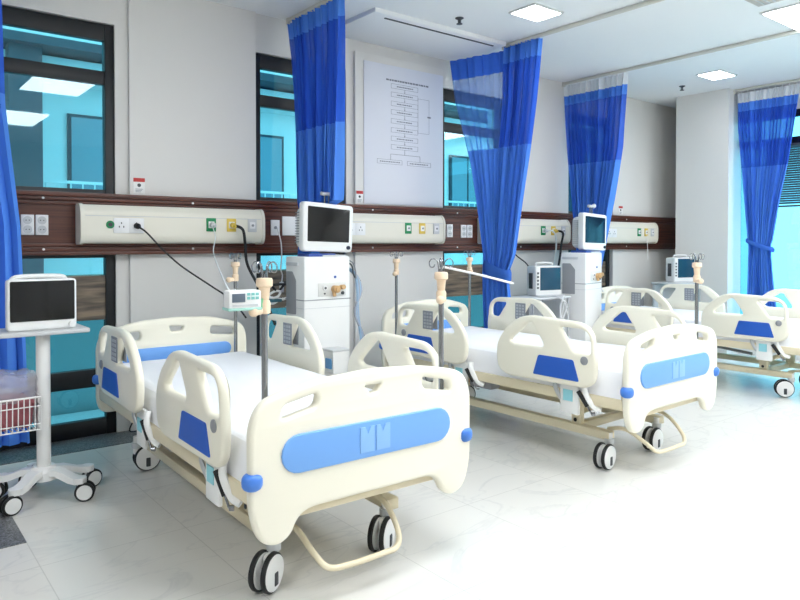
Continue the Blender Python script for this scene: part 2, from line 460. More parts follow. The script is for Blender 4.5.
def interp(rows, z):
    for a, b in zip(rows, rows[1:]):
        if a[0] >= z >= b[0]:
            t = (a[0]-z)/(a[0]-b[0]) if a[0] != b[0] else 0
            t2 = t
            return [a[i]+(b[i]-a[i])*t2 for i in range(1, len(a))]
    return list(rows[-1][1:]) if z < rows[-1][0] else list(rows[0][1:])
def curtain_sheet(name, P, axis, rows, z0, z1, folds, amp, m, seed=0, split=(0, 1), zstep=.04, lean=0):
    """cloth hung along 'axis'; rows (z, s0, s1, fold amplitude factor)"""
    nu = int(folds*10); nv = max(2, int((z0-z1)/zstep)+1)
    b = bmesh.new(); g = []
    i0, i1 = int(split[0]*nu), int(split[1]*nu)
    for j in range(nv+1):
        z = z0+(z1-z0)*j/nv; s0, s1, af = interp(rows, z); row = []
        for i in range(i0, i1+1):
            u = i/nu
            ph = 2*PI*folds*(u+.018*math.sin(u*23+seed)+.01*math.sin(z*1.3+seed+u*9))
            pert = .25*math.sin(ph*.37+seed*2+z*.8)+.15*math.sin(ph*1.9+z*2.1+seed)
            n = amp*af*(math.sin(ph)+pert)
            s = s0+(s1-s0)*u+amp*.35*af*math.sin(ph*2+1)
            row.append(b.verts.new((P+n+lean*(s+.6), s, z) if axis == 'y' else (s, P+n, z)))
        g.append(row)
    for r0, r1 in zip(g, g[1:]):
        for i in range(len(r0)-1): b.faces.new((r0[i], r0[i+1], r1[i+1], r1[i]))
    mb = MB(); mb._take(b, m); return mb
def tieback(P, axis, s0, s1, z0, z1, d, m, parent, h=.05):
    # band round the gathered cloth
    pts = []
    c = (s0+s1)/2; hw = (s1-s0)/2*1.06
    n = 28; b = bmesh.new(); rr = []
    for k in range(n):
        a = 2*PI*k/n; s = c+hw*math.cos(a); q = P+d*math.sin(a)
        z = z0+(z1-z0)*(math.cos(a)*.5+.5)
        row = []
        for (dh, ex) in ((-h/2, 1), (-h/4, 1.06), (h/4, 1.06), (h/2, 1)):
            s2 = c+(s-c)*ex; q2 = P+(q-P)*ex
            row.append(b.verts.new((q2, s2, z+dh) if axis == 'y' else (s2, q2, z+dh)))
        rr.append(row)
    for k in range(n):
        a, c2 = rr[k], rr[(k+1) % n]
        for i in range(3): b.faces.new((a[i], a[i+1], c2[i+1], c2[i]))
    bmesh.ops.solidify(b, geom=b.faces[:], thickness=.004)
    mb = MB(); mb._take(b, m); return mb.build('tieback', parent)
def curtain(X, rows, folds, amp, label, seed, hdr, nets, tie=None, zb=.25, ys=None):
    r = empty('curtain', (0, 0, 0), 0, label, 'curtain', 'blue ward curtains')
    zt = rows[0][0]
    curtain_sheet('h', X, 'y', rows, zt, hdr, folds, amp, CLOTH if nets == 'blue' else NETW, seed).build('header', r)
    if nets != 'blue':
        curtain_sheet('h', X, 'y', rows, hdr, hdr-.1, folds, amp, CLOTH, seed).build('hem_band', r)
        curtain_sheet('h', X, 'y', rows, hdr-.1, 2.16, folds, amp, NETB, seed).build('net_panel', r)
    else:
        curtain_sheet('h', X, 'y', rows, hdr, 2.16, folds, amp, NETB, seed).build('net_panel', r)
    curtain_sheet('b', X, 'y', rows, 2.16, zb, folds, amp, CLOTH, seed).build('cloth', r)
    g = MB()
    z = ZC-.03
    for i in range(9):
        s = rows[0][1]+(rows[0][2]-rows[0][1])*(i+.5)/9
        g.box((X-.004, s-.004, zt-.01), (X+.004, s+.004, z), WHITEP)
    g.build('gliders', r)
    if tie: tieback(X, 'y', *tie, CLOTHD if False else CLOTH, r)
    return r
curtain(2.70, [(3.04, -.80, -.02, .55), (2.73, -.80, -.09, .7), (2.15, -.77, -.16, .9), (1.65, -.75, -.19, 1), (1.605, -.745, -.20, 1), (1.55, -.56, -.22, .9), (1.47, -.46, -.22, .9), (1.25, -.42, -.21, .9), (.3, -.42, -.18, 1)],
        13, .036, 'blue curtain with dark netting top hanging just left of the flow chart', 1, 2.90, 'blue', (-.42, -.2, 1.0, 1.04, .055), .3)
# middle curtain : thin see-through left half, bunched right half
rm = empty('curtain', (0, 0, 0), 0, 'long blue curtain half drawn with see-through net, tied low, right of the flow chart', 'curtain', 'blue ward curtains')
rowsL = [(3.03, -.60, .0, .3), (2.65, -.60, -.055, .35), (2.36, -.58, -.14, .4), (2.03, -.55, -.23, .5), (1.7, -.54, -.30, .8), (1.19, -.54, -.375, .8), (1.02, -.5, -.36, .6), (.76, -.52, -.37, .8), (.35, -.54, -.39, .9)]
rowsR = [(3.045, -1.0, -.60, .9), (2.53, -.935, -.58, .9), (2.11, -.87, -.53, .9), (1.68, -.79, -.50, .9), (1.19, -.71, -.47, .8), (1.02, -.63, -.45, .6), (.76, -.665, -.44, .8), (.35, -.74, -.4, .9)]
curtain_sheet('a', 4.60, 'y', rowsL, 3.03, 2.84, 7, .04, CLOTHD, 3, lean=-.25).build('header', rm)
curtain_sheet('a', 4.60, 'y', rowsL, 2.84, 2.16, 7, .04, see_through('curtain_net_thin', (.72, .84, 1), (90, 140, 232), .42, .9), 3, lean=-.25).build('net_panel', rm)
curtain_sheet('a', 4.60, 'y', rowsL, 2.16, .3, 7, .04, CLOTH, 3, lean=-.25).build('cloth', rm)
curtain_sheet('a', 4.57, 'y', rowsR, 3.045, 2.9, 10, .035, CLOTH, 5).build('header', rm)
curtain_sheet('a', 4.57, 'y', rowsR, 2.9, 2.16, 10, .035, NETB, 5).build('net_panel', rm)
curtain_sheet('a', 4.57, 'y', rowsR, 2.16, .3, 10, .035, CLOTH, 5).build('cloth', rm)
tieback(4.57, 'y', -.65, -.36, 1.0, 1.10, .07, CLOTH, rm, .11)
curtain(6.17, [(3.035, -.80, .0, .6), (2.6, -.76, -.03, .7), (2.3, -.73, -.065, .85), (1.75, -.62, -.135, 1), (1.3, -.52, -.18, .9), (1.0, -.46, -.2, .7), (.4, -.42, -.12, .9)],
        14, .036, 'blue curtain with white netting strip hanging behind the second ventilator', 7, 2.92, 'white', (-.46, -.2, .9, .94, .055), .3)
curtain(7.99, [(3.02, -1.72, -1.05, .6), (2.6, -1.66, -1.06, .7), (2.2, -1.60, -1.10, .85), (1.78, -1.51, -1.14, 1), (1.33, -1.44, -1.18, .9), (1.27, -1.42, -1.19, .75), (.8, -1.46, -1.18, .9), (.3, -1.52, -1.15, 1)],
        14, .034, 'blue curtain tied back in front of the right-hand window', 11, 2.91, 'white', (-1.45, -1.17, 1.22, 1.33, .055), .3)
# curtain at the far left, in front of the first window
rl = empty('curtain', (0, 0, 0), 0, 'blue curtain at the far left edge behind the monitor trolley', 'curtain', 'blue ward curtains')
rws = [(3.03, .16, .66, .8), (2.1, .18, .68, .9), (1.4, .3, .75, 1), (.9, .25, .77, 1), (.1, .2, .8, 1)]
curtain_sheet('a', -.3, 'x', rws, 3.03, 2.9, 8, .03, CLOTH, 2).build('header', rl)
curtain_sheet('a', -.3, 'x', rws, 2.9, 2.16, 8, .03, NETB, 2).build('net_panel', rl)
curtain_sheet('a', -.3, 'x', rws, 2.16, .12, 8, .03, CLOTH, 2).build('cloth', rl)

# ------------------------------------------------------------------ bedhead supply units
def outlet(x, m, parent, plug=False, zz=1.43):
    o = MB().box((x-.036, -.158, zz-.048), (x+.036, -.150, zz+.048), m, .004)
    o.box((x-.022, -.162, zz-.024), (x+.022, -.157, zz+.024), PLATE, .003)
    o.cyl((x, -.161, zz), (x, -.168, zz), .009, GREYP)
    return o.build('gas_outlet', parent)
def head_unit(x0, x1, outs, label):
    r = empty('bedhead_unit', ((x0+x1)/2, 0, 1.3), 0, label, 'bedhead unit', 'bedhead supply units')
    c = (x0+x1)/2
    M = Matrix.Translation((-c, 0, -1.3))
    out = fillet([(-.02, 1.55), (-.115, 1.55, .012), (-.15, 1.50, .02), (-.15, 1.335, .02), (-.13, 1.298, .02), (-.02, 1.295)], .004)
    b = MB(); n = len(out)
    xs = [x0+.02, x1-.02]
    b.poly([(x, p[0], p[1]) for x in xs for p in out],
           [tuple(range(n))[::-1], tuple(range(n, 2*n))]+[(i, (i+1) % n, n+(i+1) % n, n+i) for i in range(n)], HEADU, M)
    b.box((x0+.03, -.152, 1.475), (x1-.03, -.149, 1.479), LGREY, M=M)
    b.build('housing', r)
    for xa, xb, rr in ((x0, x0+.022, .0), (x1-.022, x1, .0)):
        e = MB(); pl = fillet([(-.02, 1.556), (-.12, 1.556, .03), (-.157, 1.50, .04), (-.157, 1.335, .04), (-.13, 1.29, .03), (-.02, 1.29)], .01)
        n = len(pl)
        e.poly([(x, p[0], p[1]) for x in (xa, xb) for p in pl],
               [tuple(range(n))[::-1], tuple(range(n, 2*n))]+[(i, (i+1) % n, n+(i+1) % n, n+i) for i in range(n)], HEADU, M)
        e.build('end_cap', r)
    for kind, x in outs:
        if kind in 'gyw':
            o = outlet(x, {'g': GREEN, 'y': YELLOW, 'w': LGREY}[kind], r)
            lab(o, {'g': 'green gas outlet', 'y': 'yellow gas outlet', 'w': 'grey gas outlet'}[kind]); o.location = (-c, 0, -1.3)
        elif kind == 's':
            o = MB().box((x-.05, -.156, 1.365), (x+.05, -.15, 1.465), PLATE, .004)
            for dx in (0,):
                for a in (90, 210, 330):
                    o.box((x+.016*math.cos(math.radians(a))-.003, -.158, 1.415+.016*math.sin(math.radians(a))-.006),
                          (x+.016*math.cos(math.radians(a))+.003, -.155, 1.415+.016*math.sin(math.radians(a))+.006), DGREY)
            o = o.build('power_socket', r); o.location = (-c, 0, -1.3)
        elif kind == 'd':
            o = MB().cyl((x, -.15, 1.42), (x, -.156, 1.42), .026, GREEN).cyl((x, -.156, 1.42), (x, -.162, 1.42), .013, DGREY).build('earth_terminal', r)
            o.location = (-c, 0, -1.3); lab(o, 'round green earth terminal')
    return r
head_unit(1.125, 2.42, [('d', 1.305), ('s', 1.375), ('s', 1.472), ('g', 1.995), ('y', 2.15), ('w', 2.315)], 'long cream bedhead unit on the wood rail above the nearest bed, black plug in it')
head_unit(2.97, 4.255, [('d', 3.13), ('s', 3.2), ('s', 3.3), ('g', 3.814), ('y', 3.975), ('w', 4.142)], 'long cream bedhead unit under the flow chart, right of the first ventilator screen')
head_unit(4.80, 6.09, [('s', 5.05), ('s', 5.15), ('g', 5.636), ('y', 5.80), ('w', 5.966)], 'long cream bedhead unit partly behind the middle curtain')
head_unit(6.55, 7.83, [('s', 6.8), ('s', 6.9), ('g', 7.413), ('y', 7.564), ('w', 7.70)], 'long cream bedhead unit nearest the white pillar')

def wall_plate(x0, x1, z0, z1, kind, label, group):
    p = empty('wall_socket' if kind != 'plate' else 'wall_plate', ((x0+x1)/2, -.022, (z0+z1)/2), 0, label, 'socket' if kind != 'plate' else 'wall plate', group)
    w, h = (x1-x0)/2, (z1-z0)/2
    MB().box((-w, -.012, -h), (w, 0, h), PLATE, .003).build('face_plate', p)
    if kind == 'double':
        for z in (h*.45, -h*.45):
            o = MB().cyl((0, -.0122, z), (0, -.0135, z), min(w, h/2)*.8, LGREY)
            o.cyl((-.009, -.013, z), (-.009, -.0145, z), .0035, DGREY).cyl((.009, -.013, z), (.009, -.0145, z), .0035, DGREY)
            o.build('outlet', p)
    elif kind == 'switch':
        MB().box((-w*.8, -.017, -h*.6), (-w*.2, -.012, h*.6), WHITEP, .003).build('switch', p)
    elif kind == 'call':
        MB().cyl((0, -.012, 0), (0, -.017, 0), .012, GREYP).build('jack', p)
    return p
G = 'white sockets on the wood rail'
wall_plate(.655, .795, 1.37, 1.455, 'switch', 'white switch plate on the wood rail at the far left edge', G)
wall_plate(.808, .882, 1.35, 1.478, 'double', 'left one of the two double sockets left of the first bedhead unit', G)
wall_plate(.89, .963, 1.35, 1.478, 'double', 'right one of the two double sockets left of the first bedhead unit', G)
wall_plate(2.535, 2.61, 1.36, 1.48, 'call', 'narrow white plate with the call cord, right of the first bedhead unit', G)
wall_plate(2.635, 2.79, 1.36, 1.51, 'plate', 'square white plate just left of the first ventilator screen', G)
wall_plate(4.385, 4.46, 1.355, 1.478, 'double', 'double socket touching the right end of the second bedhead unit', G)
wall_plate(4.57, 4.64, 1.352, 1.475, 'double', 'left one of the socket pair beside the middle curtain', G)
wall_plate(4.65, 4.722, 1.352, 1.475, 'double', 'right one of the socket pair beside the middle curtain', G)
wall_plate(6.12, 6.2, 1.36, 1.48, 'double', 'socket at the right end of the third bedhead unit', G)

def notice(x, z, w, h, label):
    p = MB().box((x, -.004, z-h), (x+w, 0, z), WHITEP)
    p.box((x, -.0052, z-h*.25), (x+w, -.004, z), RED)
    p.cyl((x+w/2, -.004, z-h*.47), (x+w/2, -.0052, z-h*.47), w*.16, DGREY, n=16)
    for k in range(3): p.box((x+w*.18, -.0052, z-h*(.74+.09*k)), (x+w*(.82-.08*k), -.004, z-h*(.71+.09*k)), INK)
    tag(p.build('notice'), label, 'notice', 'small red and white notices')
notice(1.50, 1.748, .078, .105, 'small red-topped notice on the wall above the first bedhead unit')
notice(3.362, 1.748, .07, .105, 'small red-topped notice left of the flow chart')
notice(7.21, 1.745, .08, .1, 'faint small red-topped notice above the bedhead unit by the pillar')

# flow chart board
fc = empty('flow_chart', (3.44, -.001, 1.64), 0, 'large white board with a printed flow chart of small boxes and arrows', 'chart board')
MB().box((0, -.008, 0), (.915, -.0, 1.235), PAPER, .002).build('board', fc)
t = MB()
def r_(x0, x1, z0, z1, th=.0019):
    for a in ((x0, z0, x1, z0+th), (x0, z1-th, x1, z1), (x0, z0, x0+th, z1), (x1-th, z0, x1, z1)):
        t.box((a[0], -.0092, a[1]), (a[2], -.008, a[3]), INK)
cx_ = .45
def text(s, x, z, size, parent, m=INK):
    c = bpy.data.curves.new('t', 'FONT'); c.body = s; c.size = size; c.align_x = 'CENTER'; c.align_y = 'CENTER'; c.extrude = .0004
    ob = bpy.data.objects.new('t', c); COL.objects.link(ob)
    dg = bpy.context.evaluated_depsgraph_get(); dg.update()
    me = bpy.data.meshes.new_from_object(ob.evaluated_get(dg)); bpy.data.objects.remove(ob)
    b = bmesh.new(); b.from_mesh(me); bpy.data.meshes.remove(me)
    b.transform(Matrix.Translation((x, -.009, z)) @ Matrix.Rotation(PI/2, 4, 'X'))
    t._take(b, m)
tops = [1.055, .98, .90, .825, .745, .665, .59, .515]
for i, z in enumerate(tops):
    r_(cx_-.155, cx_+.155, z-.02, z+.022)
    rnd = random.Random(i)      # unreadably small print: rows of short strokes
    x = cx_-.09
    while x < cx_+.085:
        l = rnd.uniform(.008, .022); t.box((x, -.0092, z-.004), (x+l, -.008, z+.005), INK); x += l+.006
    if i < 7: t.box((cx_-.0015, -.0092, tops[i+1]+.022), (cx_+.0015, -.008, z-.02), INK); t.poly([(cx_-.007, -.0092, tops[i+1]+.034), (cx_+.007, -.0092, tops[i+1]+.034), (cx_, -.0092, tops[i+1]+.022)], [(0, 1, 2)], INK)
x = cx_-.21
rnd = random.Random(77)
while x < cx_+.25:
    l = rnd.uniform(.014, .034); t.box((x, -.0092, 1.098), (x+l, -.008, 1.112), INK); x += l+.007
r_(cx_+.155, cx_+.29, .665, .98)
t.box((cx_+.27, -.0094, .815), (cx_+.31, -.008, .828), INK)
t.box((cx_-.0015, -.0092, .45), (cx_+.0015, -.008, .495), INK); t.box((cx_-.16, -.0092, .449), (cx_+.18, -.008, .452), INK)
for xx in (-.16, .18):
    t.box((cx_+xx-.0015, -.0092, .4), (cx_+xx+.0015, -.008, .45), INK); r_(cx_+xx-.15, cx_+xx+.13, .36, .40)
    xq = cx_+xx-.12
    while xq < cx_+xx+.1:
        l = rnd.uniform(.008, .022); t.box((xq, -.0092, .376), (xq+l, -.008, .384), INK); xq += l+.006
t.build('printed_chart', fc)

# ------------------------------------------------------------------ hospital bed
def castor(parent, x, y, ang, lower=.0):
    """swivel at (x,y); twin wheel trailing in direction ang, pedal side lever"""
    c = empty('castor', (x, y, 0), ang); c.parent = parent
    o = MB()
    o.cyl((0, 0, .1), (0, 0, .2), .019, WHITEP).cyl((0, 0, .135), (0, 0, .165), .028, LGREY)
    o.box((.0, -.012, .062), (.065, .012, .135), WHITEP, .01)
    o.cyl((.055, -.03, .073), (.055, .03, .073), .012, LGREY)
    fork = o
    me_o = o.build('castor_housing', c)
    for s in (-1, 1):
        wv = MB()
        y0 = s*.012; y1 = s*.036
        wv.lathe([(.05, y0+s*.002), (.068, y0+s*.002), (.0735, y0+s*.006), (.0735, y1-s*.006), (.070, y1-s*.001), (.062, y1)], (.055, 0, .0735), (0, 1, 0), BLACK, 32)
        wv.lathe([(.0, y0), (.0655, y0), (.0655, y1+s*.002), (.050, y1+s*.006), (.001, y1+s*.007)], (.055, 0, .0735), (0, 1, 0), WHITEP, 32)
        wv.box((.043, min(y1+s*.004, y1+s*.011), .028), (.067, max(y1+s*.004, y1+s*.011), .078), DGREY, .004)
        wv.build('wheel', c)
    return c

def bed():
    r = empty('hospital_bed')
    # foot board -------------------------------------------------
    half = [(0, .828), (.23, .815), (.40, .785), (.46, .76), (.497, .69, .05), (.497, .40), (.465, .29), (.40, .262, .03), (.345, .285), (.318, .345), (.27, .368, .03), (0, .368)]
    out = half+[(-a, b) for a, b, *_ in reversed(half[1:-1])]
    out = fillet(out, .05, 6)
    hole = fillet([(.235, .77), (.375, .742), (.385, .695), (.245, .722)], .022)
    notch = fillet([(-.035, .768), (.035, .768), (.018, .742), (-.012, .738)], .006)
    bow = lambda c: (c.x, c.y, c.z - .05*(c.x/.5)**2)
    fb = MB().panel(out, [hole, [(-a, b) for a, b in reversed(hole)], notch], .045, .016, CREAM, MXZ(-1.085)).build('foot_board', r)
    MB().panel(stadium(-.385, .375, .503, .638), [], .014, .005, LBLUE, MXZ(-1.110)).build('blue_inlay', fb)
    mm = MB()
    for sx in (-1, 1):
        m_ = [(.004, .525), (.004, .62), (.022, .62), (.034, .594), (.046, .62), (.068, .62), (.068, .525)]
        mm.panel([(sx*a+.0, b) for a, b in (m_ if sx > 0 else m_[::-1])], [], .004, .001, PALE, MXZ(-1.1185))
    lab(mm.build('emblem', fb), 'pale raised double emblem')
    # head board ---------------------------------------------------
    halfh = [(0, .838), (.23, .826), (.38, .79), (.44, .765), (.47, .70, .04), (.47, .36), (.44, .30), (.0, .30)]
    outh = fillet(halfh+[(-a, b) for a, b, *_ in reversed(halfh[1:-1])]+[], .045, 6)
    hh = fillet([(.22, .765), (.375, .75), (.385, .70), (.22, .712)], .024)
    nt_ = fillet([(-.045, .782), (.045, .776), (.03, .75), (-.03, .75)], .012)
    hb = MB().panel(outh, [hh, [(-a, b) for a, b in reversed(hh)], nt_], .045, .016, CREAM, MXZ(1.06)).build('head_board', r)
    MB().panel(stadium(-.345, .355, .575, .66), [], .02, .006, LBLUE, MXZ(1.033)).build('blue_inlay', hb)
    # corner bumpers
    for x, y in ((-.484, -1.09), (.472, -1.09), (-.455, 1.06), (.455, 1.06)):
        MB().lathe([(.0, -.028), (.02, -.028), (.03, -.022), (.035, -.012), (.036, 0), (.035, .012), (.03, .022), (.02, .028), (.0, .028)], (x, y, .5), (0, 0, 1), BUMP, 24).build('bumper', r)
    # side rails --------------------------------------------------------
    L0 = [(-.17, .60, .06), (-.18, .685, .05), (-.245, .765), (-.345, .845, .06), (-.45, .865, .04), (-.82, .853, .05), (-.893, .80, .05), (-.915, .62), (-.905, .52, .06), (-.84, .483), (-.26, .475, .05), (-.185, .51, .05)]
    hL = [(-.285, .70, .03), (-.43, .82, .03), (-.465, .818, .01), (-.545, .705, .02), (-.54, .68, .02), (-.31, .682, .03)]
    hR = [(-.665, .815, .02), (-.83, .815, .05), (-.875, .775, .03), (-.875, .675, .02), (-.765, .675, .03)]
    bluepl = [(-.515, .635), (-.765, .635), (-.805, .515), (-.475, .515)]
    mh = lambda pl, d=-.075: [(-p[0]+d,)+tuple(p[1:]) for p in reversed(pl)]
    for sx in (-1, 1):
        for seg in ('foot', 'head'):
            T = (lambda p: p) if seg == 'foot' else mh
            if seg == 'foot': holes = [hL, hR]
            else:
                holes = [hL, [(-.70, .815, .02), (-.83, .815, .04), (-.868, .775, .03), (-.868, .70, .02), (-.79, .69, .03)]]
            rr = MB().panel(fillet(T(L0), .03), [fillet(T(h), .02) for h in holes], .04, .017, CREAM, MYZ(sx*.495)).build('side_rail', r)
            for ss in ((sx,) if True else ()):
                MB().panel(fillet(T(bluepl), .012), [], .008, .003, DBLUE, MYZ(sx*.495+ss*.021)).build('blue_panel', rr)
            yc = -.84 if seg == 'foot' else .74
            MB().lathe([(0, 0), (.024, 0), (.024, .006), (.018, .009), (0, .009)], (sx*.514, yc, .64), (sx, 0, 0), GREYP, 20).build('dial', rr)
            if seg == 'head':
                for ss in (-1, 1):
                    k_ = MB().box((sx*.495+ss*.0225-.003, .42, .69), (sx*.495+ss*.0225+.003, .525, .82), mat('keypad_grey', (140, 144, 150), .5), .003)
                    for a in range(3):
                        for b in range(5):
                            k_.box((sx*.495+ss*.0265-.001, .432+a*.03, .70+b*.023), (sx*.495+ss*.0265+.001, .452+a*.03, .715+b*.023), mat('keypad_key', (176, 180, 186), .5))
                    k_.build('keypad', rr)
            # folding linkage below the rail
            y0 = -.70 if seg == 'foot' else .20
            bk = MB().box((sx*.462-.010, y0-.07, .31), (sx*.462+.010, y0+.06, .50), WHITEP, .008)
            bk.box((sx*.4725-.003, y0-.03, .385), (sx*.4725+.003, y0+.035, .45), mat('sticker_aqua', (150, 214, 224), .5))
            bk.tube([(sx*.46, y0-.10, .50), (sx*.475, y0-.12, .45), (sx*.46, y0-.16, .38), (sx*.44, y0-.2, .36)], .016, WHITEP, flat=.6)
            bk.tube([(sx*.46, y0+.10, .50), (sx*.475, y0+.09, .45), (sx*.46, y0+.05, .38), (sx*.44, y0+.0, .35)], .014, ALU, flat=.6)
            bk.build('rail_bracket', r)
            gs = MB().cyl((sx*.482, y0-.075, .455), (sx*.47, y0-.13, .375), .0125, BLACK).cyl((sx*.47, y0-.13, .375), (sx*.465, y0-.155, .335), .005, CHROME)
            gs.cyl((sx*.465, y0-.155, .335), (sx*.45, y0-.165, .335), .011, CHROME)
            gs.build('gas_strut', r)
    # deck
    d = MB()
    for sx in (-1, 1): d.box((sx*.44-.02, -1.06, .385), (sx*.44+.02, 1.03, .445), CREAM2, .006)
    for y in (-1.06, -.35, .30, .99): d.box((-.44, y, .39), (.44, y+.04, .44), CREAM2, .005)
    d.box((-.40, -1.055, .325), (.40, -1.015, .365), CREAM2, .006)
    for sx in (-1, 1): d.box((sx*.37-.02, -1.05, .34), (sx*.37+.02, -1.02, .40), CREAM2, .004)
    d.build('deck_frame', r)
    dp = MB()
    for a, b in ((-1.03, -.36), (-.34, .10), (.12, 1.0)): dp.box((-.42, a, .438), (.42, b, .468), mat('deck_panel', (226, 222, 208), .5), .006)
    dp.build('deck_panel', r)
    # base
    b = MB()
    for sx in (-1, 1): b.box((sx*.275-.03, -.86, .155), (sx*.275+.03, .82, .205), CREAM2, .006)
    for y in (-.62, .75): b.box((-.275, y, .15), (.275, y+.05, .2), CREAM2, .005)
    b.build('base_frame', r)
    for y, lean in ((-.62, -.05), (.58, .05)):
        c = MB()
        for sx in (-1, 1):
            c.box((sx*.27-.02, y-.035, .19), (sx*.27+.02, y+.035, .41), CREAM2, .006)
            c.cyl((sx*.295, y, .23), (sx*.297, y, .23), .012, BLACK)
            c.cyl((sx*.2, y+.05, .25), (sx*.2, y+lean*5, .40), .018, CREAM2)
        c.box((-.27, y-.03, .36), (.27, y+.03, .40), CREAM2, .005)
        c.build('lift_column', r)
    mo = MB()
    mo.cyl((-.12, .45, .34), (-.12, -.12, .33), .032, GREYP).cyl((-.12, -.12, .33), (-.12, -.45, .3), .014, CHROME)
    mo.box((-.17, .40, .29), (-.05, .55, .38), DGREY, .01)
    mo.build('lift_motor', r)
    lm = MB().box((-.4, .22, .33), (-.27, .36, .4), BRASS, .01).box((-.40, -.02, .32), (-.3, .18, .385), GREYP, .015)
    lm.tube([(-.33, .7, .36), (-.41, .6, .29), (-.37, .45, .32), (-.4, .33, .3)], .004, CORD)
    lm.build('actuator', r)
    # foot pedal bar
    MB().tube([(-.22, -.80, .20), (-.225, -.92, .22), (-.22, -1.04, .17), (-.185, -1.085, .125), (-.1, -1.095, .115), (.05, -1.095, .115), (.12, -1.09, .12), (.15, -1.06, .165), (.155, -.96, .25), (.14, -.84, .27), (.13, -.78, .24)], .0115, CREAM2, n=12).build('pedal_bar', r)
    for x, y, a in ((-.285, -.85, PI+.1), (.25, -.84, PI+.05), (-.315, .80, -.1), (.27, .80, 2.5)): castor(r, x, y, a)
    # little cylinders that hold the drip stands
    for x, y in ((-.415, -1.01), (.415, -1.01), (-.40, .97), (.38, .97)):
        MB().cyl((x, y, .40), (x, y, .47), .022, CREAM2).build('stand_socket', r)
    return r
bedA = bed()
bedA.location = (1.542, -1.66, 0); bedA.rotation_euler.z = -.024
tag(bedA, 'nearest cream hospital bed with blue inlays, whole foot board in view', 'hospital bed', 'hospital beds')
bedB = copy_tree(bedA); bedB.location = (3.692, -1.63, 0); bedB.rotation_euler.z = .016
lab(bedB, 'middle cream hospital bed between the two tall ventilators')
bedC = copy_tree(bedA)
for c_ in children(bedA):
    if c_.name.startswith('castor') and c_.location.y < 0: c_.rotation_euler.z = PI+.58; bedC.location = (6.45, -1.53, 0); bedC.rotation_euler.z = 0
for c_ in children(bedC):
    if c_.name.startswith('castor') and c_.location.y < 0: c_.rotation_euler.z = 2.2
lab(bedC, 'farthest cream hospital bed at the right edge, foot end cut off by the frame')

def mattress(b, seed, label):
    def f(p):
        q = V((p.x*5+seed, p.y*3, p.z*2)); n = noise.noise(q)
        n2 = noise.noise(V((p.x*14, p.y*2.2+seed, 3)))
        if p.z > .58: p.z += .005*n+.003*n2
        if abs(p.x) > .40:
            drop = max(0, (.6-p.z)/.14)
            p.x += math.copysign(1, p.x)*(.012*noise.noise(V((p.y*9+seed, 1, p.z*4)))*drop)
        if p.z < .47: p.z += .018*noise.noise(V((p.y*3+seed, p.x*3, 7)))-.003
        if p.y < -1: p.z += .0
        return p
    o = empty('mattress', b.location, b.rotation_euler.z, label, 'mattress', 'mattresses under white sheets')
    MB().rbox((-.435, -1.05, .470), (.435, 1.02, .60), .05, SHEET, 26, f).build('sheeted_pad', o, 80)
    # sheet hem hanging over both long sides
    for sx in (-1, 1):
        s = MB(); vs = []; n = 70
        for i in range(n+1):
            y = -1.03+2.03*i/n
            w = .004+.010*noise.noise(V((y*7+seed, sx, 0))); h = .415+.02*noise.noise(V((y*3.1, seed, sx)))
            for z, dx in ((.585, -.012), (.55, .003), (.50, w*.6+.003), (h+.02, w+.006), (h, w*1.3+.007)):
                vs.append((sx*(.438+dx+.001), y, z))
        fs = [(i*5+k, i*5+k+1, i*5+k+6, i*5+k+5) for i in range(n) for k in range(4)]
        s.poly(vs, fs, SHEET); s.build('sheet_hem', o, 80)
    return o
mattress(bedA, 1.0, 'white sheeted mattress on the nearest bed')
mattress(bedB, 5.0, 'white sheeted mattress on the middle bed')
mattress(bedC, 9.0, 'white sheeted mattress on the farthest bed')

# ------------------------------------------------------------------ drip stands
def drip_stand(knob=1):
    r = empty('drip_stand')
    MB().cyl((0, 0, .40), (0, 0, 1.06), .0112, CHROME, n=16).cyl((0, 0, 1.04), (0, 0, 1.20), .008, CHROME, n=12).build('pole', r)
    MB().lathe([(.012, 1.15), (.022, 1.152), (.029, 1.158), (.029, 1.178), (.026, 1.185), (.008, 1.187)], (0, 0, 0), (0, 0, 1), BEIGE)\
        .lathe([(.013, 1.105), (.016, 1.11), (.020, 1.152), (.013, 1.153)], (0, 0, 0), (0, 0, 1), BEIGE).build('hook_head', r)
    MB().lathe([(.013, 1.06), (.021, 1.063), (.0215, 1.098), (.018, 1.107), (.013, 1.108)], (0, 0, 0), (0, 0, 1), BEIGE)\
        .cyl((-.02, 0, 1.072), (-.05, -.01, 1.072), .014, BEIGE).ball((-.054, -.01, 1.072), .018, BEIGE).build('clamp_knob', r)
    for k in range(4):
        a = k*PI/2+.35; c, s = math.cos(a), math.sin(a)
        P = lambda q, z: (q*c, q*s, z)
        MB().tube([P(.011, 1.15), P(.012, 1.205), P(.018, 1.232), P(.036, 1.242), P(.050, 1.228), P(.046, 1.208), P(.032, 1.207), P(.028, 1.218)], .0024, CHROME, n=8).build('hook', r)
    return r
ds0 = drip_stand(); n_ = 0
def local(b, x, y):
    c, s = math.cos(b.rotation_euler.z), math.sin(b.rotation_euler.z)
    return (b.location.x+x*c-y*s, b.location.y+x*s+y*c, 0)
